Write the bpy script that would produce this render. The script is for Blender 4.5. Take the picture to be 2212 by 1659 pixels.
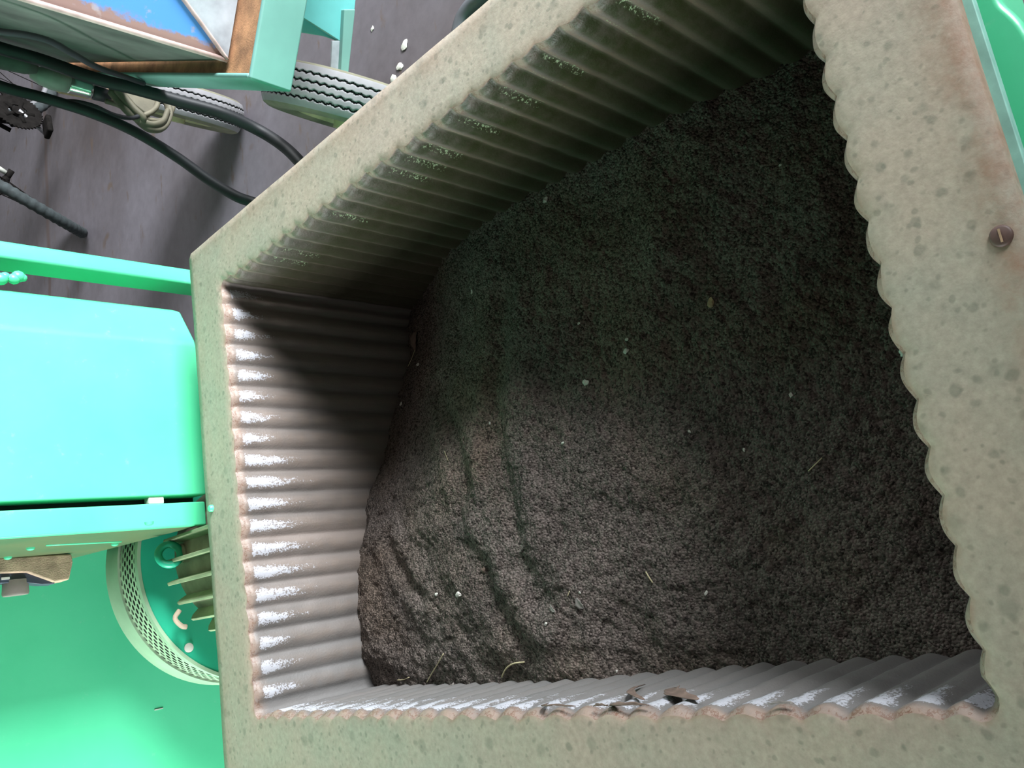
import bpy, bmesh, math, random
import numpy as np
from mathutils import Vector, Matrix, noise

# ------------------------------------------------------------------ scene, camera, light
for o in list(bpy.data.objects):
    bpy.data.objects.remove(o)
SC = bpy.context.scene
COL = SC.collection
IW, IH = 2212.0, 1659.0
FPX = 1825.466
CAM = np.array([0.0, 0.0, 1.16443])          # eye point, metres above the floor
_v1 = np.array([-765 - IW / 2, 1552 - IH / 2, FPX])
_v2 = np.array([-119 - IW / 2, -6955 - IH / 2, FPX])
_Y = _v1 / np.linalg.norm(_v1)
_X = _v2 / np.linalg.norm(_v2)
ROT = np.array([_X, _Y, np.cross(_X, _Y)])    # camera (right, down, forward) -> world

cam_d = bpy.data.cameras.new('camera')
cam_d.sensor_fit = 'HORIZONTAL'
cam_d.sensor_width = 36.0
cam_d.lens = 36.0 * FPX / IW
cam_d.clip_start = 0.02
cam_o = bpy.data.objects.new('camera', cam_d)
COL.objects.link(cam_o)
_m = np.eye(4)
_m[:3, 0] = ROT[:, 0]
_m[:3, 1] = -ROT[:, 1]
_m[:3, 2] = -ROT[:, 2]
_m[:3, 3] = CAM
cam_o.matrix_world = Matrix(_m.tolist())
SC.camera = cam_o

SC.view_settings.view_transform = 'Standard'
SC.view_settings.look = 'None'
SC.view_settings.gamma = 1.0
SC.view_settings.use_curve_mapping = False
SC.view_settings.exposure = 0.0

w = bpy.data.worlds.new('world')
SC.world = w
w.use_nodes = True
# light inside the shed: dim roof overhead, brighter open sides near the horizon
_nt = w.node_tree
_tc = _nt.nodes.new('ShaderNodeTexCoord')
_sp = _nt.nodes.new('ShaderNodeSeparateXYZ')
_rp = _nt.nodes.new('ShaderNodeValToRGB')
_nt.links.new(_tc.outputs['Generated'], _sp.inputs[0])
_nt.links.new(_sp.outputs[2], _rp.inputs[0])
_e = _rp.color_ramp.elements
_e[0].position, _e[0].color = 0.0, (0.52, 0.55, 0.58, 1)
_e[1].position, _e[1].color = 0.75, (0.150, 0.134, 0.115, 1)
_nt.links.new(_rp.outputs[0], _nt.nodes['Background'].inputs[0])
_nt.nodes['Background'].inputs[1].default_value = 1.0


def area(name, loc, aim, sx, sy, power, col):
    l = bpy.data.lights.new(name, 'AREA')
    l.shape = 'RECTANGLE'
    l.size = sx
    l.size_y = sy
    l.energy = power
    l.color = col
    o = bpy.data.objects.new(name, l)
    COL.objects.link(o)
    o.location = loc
    d = Vector(aim) - Vector(loc)
    o.rotation_euler = d.to_track_quat('-Z', 'Y').to_euler()
    return o


# daylight: the open shed door behind the photographer, and a window bay to the right
area('door_daylight', (5.3, -5.1, 2.7), (0.1, 1.2, 0.6), 3.4, 2.3, 2800, (0.93, 0.97, 1.0))
area('window_daylight', (4.2, 1.2, 2.3), (0.3, 1.0, 0.5), 2.6, 1.6, 90, (0.97, 0.98, 1.0))
area('left_fill_light', (-2.2, 1.2, 0.75), (-0.1, 1.95, 0.35), 1.0, 0.8, 125, (0.97, 0.98, 1.0))  # added fill to brighten the green housing; no opening known there


# ------------------------------------------------------------------ picking points in the place
def ray(px, py):
    return ROT @ np.array([px - IW / 2, py - IH / 2, FPX])


def on(px, py, axis, val):
    d = ray(px, py)
    t = (val - CAM[axis]) / d[axis]
    return Vector(CAM + t * d)


def onplane(px, py, p0, n):
    d = ray(px, py)
    n = np.array(n)
    t = np.dot(np.array(p0) - CAM, n) / np.dot(d, n)
    return Vector(CAM + t * d)


# ------------------------------------------------------------------ object helpers
def tag(o, label=None, cat=None, group=None, kind=None):
    if label: o['label'] = label
    if cat: o['category'] = cat
    if group: o['group'] = group
    if kind: o['kind'] = kind
    return o


def empty(name, loc, label, cat, group=None):
    o = bpy.data.objects.new(name, None)
    COL.objects.link(o)
    o.location = loc
    o.empty_display_size = 0.05
    return tag(o, label, cat, group)


def wloc(o):
    v = Vector((0, 0, 0))
    while o is not None:
        v = v + o.location
        o = o.parent
    return v


def mesh_obj(name, verts, faces, mat, parent=None, smooth=False, matidx=None, origin=None):
    """verts are world coordinates; the object sits at origin (or its parent's base)."""
    base = Vector(origin) if origin is not None else (wloc(parent) if parent else Vector((0, 0, 0)))
    me = bpy.data.meshes.new(name)
    me.from_pydata([tuple(Vector(v) - base) for v in verts], [], faces)
    mats = mat if isinstance(mat, (list, tuple)) else [mat]
    for m in mats: me.materials.append(m)
    if matidx is not None: me.polygons.foreach_set('material_index', matidx)
    if smooth: me.polygons.foreach_set('use_smooth', [True] * len(me.polygons))
    me.update()
    o = bpy.data.objects.new(name, me)
    COL.objects.link(o)
    if parent is not None:
        o.parent = parent
        o.location = base - wloc(parent)
    else:
        o.location = base
    return o


def fix_normals(o):
    bm = bmesh.new()
    bm.from_mesh(o.data)
    bmesh.ops.remove_doubles(bm, verts=bm.verts, dist=1e-6)
    bmesh.ops.recalc_face_normals(bm, faces=bm.faces)
    bm.to_mesh(o.data)
    bm.free()


def bevel(o, wd, seg=2, ang=35):
    m = o.modifiers.new('bevel', 'BEVEL')
    m.width = wd
    m.segments = seg
    m.limit_method = 'ANGLE'
    m.angle_limit = math.radians(ang)
    o.data.polygons.foreach_set('use_smooth', [True] * len(o.data.polygons))
    wn = o.modifiers.new('wn', 'WEIGHTED_NORMAL')
    wn.keep_sharp = True
    return o


def box_pts(p0, a, b, c):
    p0, a, b, c = Vector(p0), Vector(a), Vector(b), Vector(c)
    return [p0, p0 + a, p0 + a + b, p0 + b, p0 + c, p0 + a + c, p0 + a + b + c, p0 + b + c]


BOXF = [(0, 3, 2, 1), (4, 5, 6, 7), (0, 1, 5, 4), (1, 2, 6, 5), (2, 3, 7, 6), (3, 0, 4, 7)]


def box(name, p0, a, b, c, mat, parent=None, bev=0.0, origin=None):
    o = mesh_obj(name, box_pts(p0, a, b, c), BOXF, mat, parent, origin=origin)
    fix_normals(o)
    if bev: bevel(o, bev)
    return o


def prism(name, pts, depth, mat, parent=None, bev=0.0, origin=None):
    d = Vector(depth)
    n = len(pts)
    v = [Vector(p) for p in pts] + [Vector(p) + d for p in pts]
    f = [tuple(range(n))[::-1], tuple(range(n, 2 * n))] + [(i, (i + 1) % n, n + (i + 1) % n, n + i) for i in range(n)]
    o = mesh_obj(name, v, f, mat, parent, origin=origin)
    fix_normals(o)
    if bev: bevel(o, bev)
    return o


def spline(pts, per=10, closed=False):
    pts = [Vector(p) for p in pts]
    n = len(pts)
    out = []
    rng = range(n if closed else n - 1)
    for i in rng:
        if closed:
            a, b, c, d = pts[(i - 1) % n], pts[i], pts[(i + 1) % n], pts[(i + 2) % n]
        else:
            b, c = pts[i], pts[i + 1]
            a = pts[i - 1] if i > 0 else b + (b - c)
            d = pts[i + 2] if i + 2 < n else c + (c - b)
        for k in range(per):
            t = k / per
            out.append(0.5 * ((2 * b) + (c - a) * t + (2 * a - 5 * b + 4 * c - d) * t * t + (3 * b - a - 3 * c + d) * t ** 3))
    if not closed: out.append(pts[-1])
    return out


def sweep(path, radius, nseg=12, closed=False, flat=1.0):
    """vertices and faces of a tube along a path; radius may be a list."""
    n = len(path)
    rad = radius if isinstance(radius, (list, tuple)) else [radius] * n
    V, F = [], []
    up = Vector((0, 0, 1))
    prev = None
    for i, p in enumerate(path):
        if closed: t = path[(i + 1) % n] - path[(i - 1) % n]
        else: t = path[min(i + 1, n - 1)] - path[max(i - 1, 0)]
        t = t.normalized() if t.length > 1e-9 else Vector((0, 0, 1))
        if prev is None:
            a = t.cross(up)
            if a.length < 1e-3: a = t.cross(Vector((1, 0, 0)))
        else:
            a = prev - t * prev.dot(t)
        a.normalize()
        prev = a
        b = t.cross(a)
        for k in range(nseg):
            an = 2 * math.pi * k / nseg
            V.append(p + (a * math.cos(an) + b * math.sin(an) * flat) * rad[i])
    for i in range(n if closed else n - 1):
        j = (i + 1) % n
        for k in range(nseg):
            l = (k + 1) % nseg
            F.append((i * nseg + k, i * nseg + l, j * nseg + l, j * nseg + k))
    if not closed:
        F.append(tuple(range(nseg))[::-1])
        F.append(tuple((n - 1) * nseg + k for k in range(nseg)))
    return V, F


def tube(name, path, radius, mat, parent=None, nseg=12, closed=False, origin=None, flat=1.0):
    V, F = sweep([Vector(p) for p in path], radius, nseg, closed, flat)
    return mesh_obj(name, V, F, mat, parent, smooth=True, origin=origin)


def lathe(name, c, axis, prof, mat, parent=None, seg=48, origin=None, smooth=True, cap=True):
    """prof: list of (radius, offset along axis)."""
    c = Vector(c)
    ax = Vector(axis).normalized()
    a = ax.cross(Vector((0, 0, 1)))
    if a.length < 1e-3: a = Vector((1, 0, 0))
    a.normalize()
    b = ax.cross(a)
    V, F = [], []
    for r, h in prof:
        for k in range(seg):
            an = 2 * math.pi * k / seg
            V.append(c + ax * h + (a * math.cos(an) + b * math.sin(an)) * r)
    n = len(prof)
    for i in range(n - 1):
        for k in range(seg):
            l = (k + 1) % seg
            F.append((i * seg + k, i * seg + l, (i + 1) * seg + l, (i + 1) * seg + k))
    if cap and prof[0][0] > 1e-6: F.append(tuple(range(seg))[::-1])
    if cap and prof[-1][0] > 1e-6: F.append(tuple((n - 1) * seg + k for k in range(seg)))
    o = mesh_obj(name, V, F, mat, parent, origin=origin)
    fix_normals(o)
    if smooth:
        o.data.polygons.foreach_set('use_smooth', [True] * len(o.data.polygons))
        try:
            o.data.set_sharp_from_angle(angle=math.radians(38))
        except Exception:
            pass
    return o


# ------------------------------------------------------------------ materials
class NT:
    def __init__(self, name):
        self.m = bpy.data.materials.new(name)
        self.m.use_nodes = True
        self.t = self.m.node_tree
        self.b = self.t.nodes['Principled BSDF']
        self.co = self.t.nodes.new('ShaderNodeTexCoord').outputs['Object']

    def link(self, a, b):
        self.t.links.new(a, b)

    def mapping(self, scale=(1, 1, 1), rot=(0, 0, 0)):
        n = self.t.nodes.new('ShaderNodeMapping')
        n.inputs['Scale'].default_value = scale
        n.inputs['Rotation'].default_value = rot
        self.link(self.co, n.inputs['Vector'])
        return n.outputs[0]

    def noise(self, scale, detail=4, rough=0.55, vec=None, dist=0.0):
        n = self.t.nodes.new('ShaderNodeTexNoise')
        n.inputs['Scale'].default_value = scale
        n.inputs['Detail'].default_value = detail
        n.inputs['Roughness'].default_value = rough
        n.inputs['Distortion'].default_value = dist
        self.link(vec or self.co, n.inputs['Vector'])
        return n.outputs['Fac']

    def voronoi(self, scale, vec=None, feature='F1', out='Distance', rand=1.0):
        n = self.t.nodes.new('ShaderNodeTexVoronoi')
        n.feature = feature
        n.inputs['Scale'].default_value = scale
        n.inputs['Randomness'].default_value = rand
        self.link(vec or self.co, n.inputs['Vector'])
        return n.outputs[out], n

    def ramp(self, fac, stops, interp='LINEAR'):
        n = self.t.nodes.new('ShaderNodeValToRGB')
        n.color_ramp.interpolation = interp
        e = n.color_ramp.elements
        while len(e) < len(stops): e.new(0.5)
        for k, (p, c) in enumerate(stops):
            e[k].position = p
            e[k].color = (c, c, c, 1) if isinstance(c, (int, float)) else (*c, 1)
        self.link(fac, n.inputs[0])
        return n.outputs[0]

    def mix(self, fac, a, b, mode='MIX'):
        n = self.t.nodes.new('ShaderNodeMix')
        n.data_type = 'RGBA'
        n.blend_type = mode
        n.clamp_factor = True
        for s, v in ((n.inputs[0], fac), (n.inputs[6], a), (n.inputs[7], b)):
            if isinstance(v, (int, float)): s.default_value = v
            elif isinstance(v, tuple): s.default_value = (*v, 1)
            else: self.link(v, s)
        return n.outputs[2]

    def math(self, op, a, b=None):
        n = self.t.nodes.new('ShaderNodeMath')
        n.operation = op
        for s, v in ((n.inputs[0], a), (n.inputs[1], b)):
            if v is None: continue
            if isinstance(v, (int, float)): s.default_value = v
            else: self.link(v, s)
        return n.outputs[0]

    def sep(self, vec=None):
        n = self.t.nodes.new('ShaderNodeSeparateXYZ')
        self.link(vec or self.co, n.inputs[0])
        return n.outputs

    def bump(self, h, strength=0.3, dist=0.01):
        n = self.t.nodes.new('ShaderNodeBump')
        n.inputs['Strength'].default_value = strength
        n.inputs['Distance'].default_value = dist
        self.link(h, n.inputs['Height'])
        self.link(n.outputs[0], self.b.inputs['Normal'])

    def attr(self, name):
        n = self.t.nodes.new('ShaderNodeAttribute')
        n.attribute_name = name
        return n.outputs['Fac']

    def set(self, col=None, rough=None, metal=None, spec=None, coat=None):
        for k, v in (('Base Color', col), ('Roughness', rough), ('Metallic', metal), ('Specular IOR Level', spec), ('Coat Weight', coat)):
            if v is None: continue
            s = self.b.inputs[k]
            if isinstance(v, tuple): s.default_value = (*v, 1)
            elif isinstance(v, (int, float)): s.default_value = v
            else: self.link(v, s)
        return self.m


def simple(name, col, rough=0.5, metal=0.0, var=0.15, scale=14, spec=0.5, bump=0.0):
    n = NT(name)
    f = n.ramp(n.noise(scale, 5), [(0.3, 0.0), (0.7, 1.0)])
    dark = tuple(c * (1 - var) for c in col)
    light = tuple(min(1, c * (1 + var)) for c in col)
    n.set(n.mix(f, dark, light), rough, metal, spec)
    if bump: n.bump(n.noise(scale * 12, 3), bump, 0.002)
    return n.m


def green_paint():
    n = NT('green_enamel')
    f = n.ramp(n.noise(5, 5), [(0.3, 0.0), (0.75, 1.0)])
    c = n.mix(f, (0.075, 0.56, 0.285), (0.10, 0.62, 0.335))
    dust = n.ramp(n.noise(40, 6, 0.7), [(0.62, 0.0), (0.8, 0.5)])
    c = n.mix(dust, c, (0.30, 0.62, 0.45))
    n.set(c, 0.34, 0.0, 0.5)
    n.bump(n.noise(90, 2), 0.06, 0.002)
    return n.m


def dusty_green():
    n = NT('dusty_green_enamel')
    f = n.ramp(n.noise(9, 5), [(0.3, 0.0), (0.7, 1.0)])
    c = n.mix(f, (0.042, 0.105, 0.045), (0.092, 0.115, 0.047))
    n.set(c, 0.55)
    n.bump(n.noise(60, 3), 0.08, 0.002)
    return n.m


def rim_mat():
    n = NT('speckled_rim_rubber')
    warp = n.noise(25, 3)
    big = n.ramp(n.noise(7, 4, 0.6), [(0.38, 0.0), (0.62, 1.0)])
    c = n.mix(big, (0.365, 0.313, 0.243), (0.318, 0.306, 0.24))
    pk = n.ramp(n.noise(4.5, 3, 0.5), [(0.50, 0.0), (0.68, 0.55)])
    c = n.mix(pk, c, (0.375, 0.295, 0.24))
    fine = n.ramp(n.noise(160, 4, 0.7), [(0.3, 0.80), (0.7, 1.08)])
    c = n.mix(1.0, c, fine, 'MULTIPLY')
    # round darker pores of several sizes
    wv = n.t.nodes.new('ShaderNodeVectorMath')
    wv.operation = 'MULTIPLY_ADD'
    tx = n.t.nodes.new('ShaderNodeTexNoise')
    tx.inputs['Scale'].default_value = 90
    n.link(n.co, tx.inputs['Vector'])
    n.link(tx.outputs['Color'], wv.inputs[0])
    wv.inputs[1].default_value = (0.006, 0.006, 0.006)
    n.link(n.co, wv.inputs[2])
    heights = None
    for sc, lo, hi, amt in ((34, 0.15, 0.24, 0.36), (60, 0.14, 0.24, 0.46), (105, 0.15, 0.26, 0.42)):
        d, vn = n.voronoi(sc, wv.outputs[0])
        r = n.sep(vn.outputs['Color'])[0]
        dd = n.math('ADD', d, n.math('MULTIPLY', r, 0.20))
        msk = n.ramp(dd, [(lo + 0.05, amt), (hi + 0.07, 0.0)])
        c = n.mix(msk, c, (0.12, 0.13, 0.097))
    # brown grime along the outer edge, kept as a vertex attribute made with the mesh
    g = n.math('MULTIPLY', n.attr('grime'), n.ramp(n.noise(30, 5, 0.7), [(0.35, 0.1), (0.65, 1.0)]))
    c = n.mix(g, c, (0.25, 0.15, 0.10))
    n.set(c, 0.62, 0.0, 0.35)
    n.bump(n.noise(140, 4, 0.6), 0.22, 0.002)
    return n.m


def liner_mat():
    n = NT('ribbed_liner_rubber')
    st = n.noise(30, 5, 0.6, n.mapping((1, 1, 0.10)))
    c = n.mix(n.ramp(st, [(0.35, 0.0), (0.65, 1.0)]), (0.115, 0.100, 0.092), (0.195, 0.160, 0.142))
    c = n.mix(n.math('MULTIPLY', n.attr('wall_shade'), 0.75), c, (0.052, 0.044, 0.026))  # shade of the right wall painted in as a darker colour
    c = n.mix(n.math('MULTIPLY', n.attr('slate'), 0.7), c, (0.13, 0.133, 0.133))
    # light brown dust on the crests, moss in the grooves of the right wall
    c = n.mix(n.math('MULTIPLY', n.attr('crest'), n.ramp(n.noise(55, 5), [(0.3, 0.15), (0.7, 0.8)])), c, (0.21, 0.145, 0.10))
    lip = n.math('MULTIPLY', n.attr('lip'), n.ramp(n.noise(70, 5), [(0.3, 0.55), (0.6, 1.0)]))
    c = n.mix(lip, c, (0.25, 0.18, 0.14))
    vein = n.math('MULTIPLY', n.attr('lip'), n.ramp(n.noise(48, 6, 0.7), [(0.47, 0.0), (0.50, 0.8), (0.53, 0.0)]))
    c = n.mix(vein, c, (0.13, 0.055, 0.03))
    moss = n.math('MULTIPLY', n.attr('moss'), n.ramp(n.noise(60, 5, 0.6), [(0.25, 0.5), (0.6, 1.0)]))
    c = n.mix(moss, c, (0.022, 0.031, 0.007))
    lich = n.math('MULTIPLY', n.attr('lichen'), n.ramp(n.noise(300, 4, 0.7), [(0.55, 0.0), (0.60, 1.0)]))
    c = n.mix(lich, c, (0.30, 0.40, 0.24))
    # highlights painted in as pale smooth streaks, upper far and left walls
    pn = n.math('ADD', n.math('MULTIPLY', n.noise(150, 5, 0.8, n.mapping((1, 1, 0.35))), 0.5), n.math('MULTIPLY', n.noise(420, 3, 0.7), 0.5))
    glint = n.ramp(n.math('ADD', pn, n.math('MULTIPLY', n.math('SUBTRACT', n.attr('painted_glint'), 1.0), 0.36)), [(0.34, 0.0), (0.40, 1.0)])
    c = n.mix(n.math('MULTIPLY', glint, 0.8), c, (0.50, 0.51, 0.56))
    rough = n.mix(glint, (0.55, 0.55, 0.55), (0.30, 0.30, 0.30))
    n.set(c, n.sep(rough)[0], 0.0, n.math('SUBTRACT', 0.6, n.math('MULTIPLY', n.attr('wall_shade'), 0.45)))
    n.bump(n.noise(330, 3, 0.6), 0.35, 0.0015)
    return n.m


def soil_mat():
    n = NT('dark_granulate')
    a, va = n.voronoi(330)
    b, vb = n.voronoi(560)
    g1 = n.sep(va.outputs['Color'])[0]
    g2 = n.sep(vb.outputs['Color'])[1]
    c = n.mix(n.ramp(g1, [(0.1, 0.0), (0.9, 1.0)]), (0.034, 0.0275, 0.024), (0.165, 0.136, 0.121))
    c = n.mix(n.ramp(g2, [(0.55, 0.0), (1.0, 0.7)]), c, (0.24, 0.198, 0.178))
    patch = n.ramp(n.noise(9, 5, 0.6), [(0.35, 0.72), (0.7, 1.15)])
    c = n.mix(1.0, c, patch, 'MULTIPLY')
    warm = n.ramp(n.noise(6, 4), [(0.45, 0.0), (0.7, 0.5)])
    c = n.mix(warm, c, n.mix(1.0, c, (1.0, 0.86, 0.66), 'MULTIPLY'))
    n.set(c, 0.9, 0.0, 0.2)
    h = n.math('ADD', n.math('MULTIPLY', a, -1.0), n.math('MULTIPLY', n.noise(420, 4, 0.7), 0.8))
    n.bump(h, 0.9, 0.004)
    return n.m


def floor_mat():
    n = NT('stained_concrete')
    base = n.ramp(n.noise(1.1, 6, 0.55), [(0.3, (0.075, 0.062, 0.064)), (0.62, (0.15, 0.139, 0.160))])
    fine = n.ramp(n.noise(24, 6, 0.65), [(0.3, 0.86), (0.7, 1.08)])
    c = n.mix(1.0, base, fine, 'MULTIPLY')
    # streaks of rusty drips and scuffs
    v = n.mapping((3.0, 9.0, 1), (0, 0, 0.1))
    stn = n.ramp(n.noise(2.2, 5, 0.65, v), [(0.60, 0.0), (0.68, 0.75)])
    c = n.mix(stn, c, (0.10, 0.07, 0.052))
    dd, vn = n.voronoi(7.0, n.mapping((1.5, 1, 1)))
    rr = n.sep(vn.outputs['Color'])[0]
    ring = n.ramp(n.math('ADD', dd, n.math('MULTIPLY', rr, 0.35)), [(0.10, 0.8), (0.16, 0.5), (0.22, 0.0)])
    c = n.mix(ring, c, (0.11, 0.08, 0.062))
    # dirty joints across the slab
    s = n.sep()
    for off, wd in ((3.82, 0.022),):
        jt = n.math('ABSOLUTE', n.math('SUBTRACT', n.math('ADD', s[1], n.math('MULTIPLY', n.noise(5, 3), 0.04)), off + 0.02))
        c = n.mix(n.ramp(jt, [(wd * 0.5, 0.85), (wd * 1.3, 0.0)]), c, (0.10, 0.072, 0.066))
    n.set(c, 0.55, 0.0, 0.35)
    n.bump(n.noise(30, 5), 0.10, 0.004)
    return n.m


def wagon_front_mat(kz, kr):
    """blue paint over rust and grey steel; object coordinates start at the corner of the box."""
    n = NT('worn_blue_paint')
    s = n.sep()
    jag = n.math('MULTIPLY', n.math('SUBTRACT', n.noise(26, 6, 0.7), 0.5), 0.06)
    # distance in from the vertical corner (object x carries that direction)
    fx = n.math('ADD', n.math('SUBTRACT', s[0], n.math('MULTIPLY', s[2], kr)), jag)
    c = n.mix(n.ramp(fx, [(0.016, 0.0), (0.024, 1.0)]), (0.22, 0.135, 0.12), (0.062, 0.21, 0.50))
    c = n.mix(n.ramp(n.noise(40, 5), [(0.6, 0.0), (0.68, 0.7)]), c, (0.30, 0.25, 0.25))
    n.set(c, 0.45)
    return n.m


M = {
    'green': green_paint(),
    'dgreen': dusty_green(),
    'rim': rim_mat(),
    'liner': liner_mat(),
    'soil': soil_mat(),
    'floor': floor_mat(),
    'teal': simple('pale_teal_paint', (0.145, 0.31, 0.275), 0.5, var=0.10, scale=9),
    'tealdeep': simple('teal_paint', (0.13, 0.45, 0.45), 0.5, var=0.12, scale=9),
    'rust': simple('orange_rust', (0.33, 0.16, 0.075), 0.85, var=0.55, scale=26, bump=0.3),
    'wside': simple('grimy_teal_steel', (0.10, 0.115, 0.10), 0.6, var=0.45, scale=8),
    'steel': simple('bare_grey_steel', (0.30, 0.33, 0.36), 0.5, var=0.30, scale=18),
    'pinkrust': simple('pinkish_rust_seam', (0.42, 0.31, 0.29), 0.7, var=0.25, scale=40),
    'blackrub': simple('black_rubber', (0.012, 0.014, 0.017), 0.55, var=0.3, scale=20),
    'tyre': simple('dusty_tyre_rubber', (0.20, 0.195, 0.205), 0.9, var=0.15, scale=20),
    'side': simple('tyre_sidewall', (0.13, 0.125, 0.085), 0.85, var=0.25, scale=18),  # darker olive than the tread: the sidewall's shade is in the colour
    'groove': simple('tyre_groove', (0.012, 0.012, 0.014), 0.9, var=0.2),
    'hub': simple('olive_wheel_hub', (0.34, 0.33, 0.19), 0.6, var=0.3, scale=12),
    'olive': simple('grimy_olive_sleeve', (0.10, 0.09, 0.06), 0.7, var=0.35, scale=20),
    'bike_tyre': simple('bicycle_tyre', (0.028, 0.036, 0.038), 0.8, var=0.35, scale=60, bump=0.5),
    'bike_dark': simple('oily_dark_steel', (0.009, 0.008, 0.0075), 0.95, var=0.4, scale=40, spec=0.05),
    'chrome': simple('dull_chrome', (0.62, 0.66, 0.62), 0.22, 1.0, var=0.1),
    'alu': simple('bicycle_alloy', (0.38, 0.38, 0.40), 0.35, 0.7, var=0.15),
    'cream': simple('cream_paint', (0.55, 0.56, 0.50), 0.5, var=0.15),
    'mint': simple('mint_casting', (0.27, 0.31, 0.27), 0.45, var=0.2, scale=20),
    'motor': simple('dusty_motor_casting', (0.30, 0.24, 0.175), 0.8, var=0.35, scale=22),
    'fin': simple('fin_casting', (0.22, 0.27, 0.15), 0.75, var=0.25, scale=20),
    'disc': simple('deep_green_plate', (0.015, 0.34, 0.20), 0.42, var=0.10, scale=6),
    'mesh': simple('perforated_sheet', (0.30, 0.42, 0.27), 0.55, var=0.25, scale=12),
    'band': simple('dusty_band', (0.26, 0.38, 0.25), 0.55, var=0.2, scale=8),
    'dark': simple('shade_black', (0.012, 0.014, 0.012), 0.9),  # near-black colour standing in for shade inside holes and gaps
    'rustbolt': simple('rusty_bolt', (0.070, 0.036, 0.028), 0.6, var=0.4, scale=90),
    'crust': simple('caked_dust', (0.42, 0.32, 0.22), 0.95, var=0.45, scale=30, bump=0.5),
    'knob': simple('dusty_knob', (0.20, 0.175, 0.155), 0.7, var=0.15, scale=30),
    'navy': simple('dark_switch_box', (0.045, 0.055, 0.085), 0.45, var=0.2),
    'white': simple('white_plastic', (0.75, 0.75, 0.73), 0.5, var=0.05),
    'leafbrown': simple('dry_leaf', (0.12, 0.082, 0.064), 0.8, var=0.35, scale=60),
    'leafgrey': simple('grey_leaf', (0.20, 0.18, 0.165), 0.8, var=0.3, scale=60),
    'straw': simple('pale_straw', (0.42, 0.36, 0.22), 0.7, var=0.25, scale=60),
    'chip': simple('white_chip', (0.50, 0.48, 0.44), 0.8, var=0.2, scale=120),
    'tan': simple('tan_chip', (0.30, 0.20, 0.12), 0.8, var=0.3, scale=120),
    'greyhose': simple('dull_grey_hose', (0.075, 0.08, 0.09), 0.5, var=0.25, scale=12),
    'blockgrey': simple('light_blocker_grey', (0.26, 0.25, 0.24), 0.8, var=0.12, scale=4),  # colour of the added light-blocking slab
    'flange': simple('dusty_flange_edge', (0.22, 0.45, 0.38), 0.6, var=0.22, scale=45),
}

# ------------------------------------------------------------------ the floor
fl = mesh_obj('floor', [(-7, -7, 0), (9, -7, 0), (9, 11, 0), (-7, 11, 0)], [(0, 1, 2, 3)], M['floor'])
tag(fl, kind='structure')
# unseen slab added only to block door light from the tub's near end
wb = box('light_blocker', (-3.0, -1.05, 0.0), (4.35, 0, 0), (0, 0.15, 0), (0, 0, 3.2), M['blockgrey'])
tag(wb, kind='structure')

# ------------------------------------------------------------------ the tub
RZ = 0.56
X0, X1, Y0, Y1 = -0.131, 0.525, 0.200, 1.172
OX0, OX1, OY0, OY1 = -0.219, 0.613, 0.108, 1.276
PITCH, AMP = 0.0334, 0.0062
tub = empty('vibratory_tub', ((X0 + X1) / 2, (Y0 + Y1) / 2, 0), 'large rectangular green polishing tub with speckled rim and ribbed inner walls', 'tub')


def perimeter(step):
    """points, inward normals, wall tag and run length around the opening, clockwise from the near left corner."""
    out = []
    rc = 0.014
    segs = [('left', (X0, Y0), (X0, Y1), (1, 0)), ('far', (X0, Y1), (X1, Y1), (0, -1)), ('right', (X1, Y1), (X1, Y0), (-1, 0)), ('near', (X1, Y0), (X0, Y0), (0, 1))]
    for wi, (nm, a, b, n) in enumerate(segs):
        a, b, n = np.array(a), np.array(b), np.array(n, float)
        L = np.linalg.norm(b - a)
        t = (b - a) / L
        k = int(round((L - 2 * rc) / step))
        for i in range(k + 1):
            s = rc + (L - 2 * rc) * i / k
            p = a + t * s
            coord = p[1] if nm in ('left', 'right') else p[0]
            ph = {'near': 0.2460, 'far': 0.2460 + 0.008, 'right': 0.4390, 'left': 0.4390}[nm]
            fade = min(1.0, (s - rc) / 0.012, (L - rc - s) / 0.012)
            out.append((p, n, nm, AMP * fade * abs(math.sin(math.pi * (coord - ph) / PITCH)), s))
        n2 = np.array(segs[(wi + 1) % 4][3], float)
        cc = b - t * rc + n * rc
        for i in range(1, 5):
            an = math.pi / 2 * i / 5
            nn = n * math.cos(an) + n2 * math.sin(an)
            out.append((cc - nn * rc, nn, nm, 0.0, L))
    return out


PER = perimeter(PITCH / 14)
NP = len(PER)


def nz(x, y, z=0.0, s=1.0):
    return noise.noise(Vector((x * s, y * s, z * s)))


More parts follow.
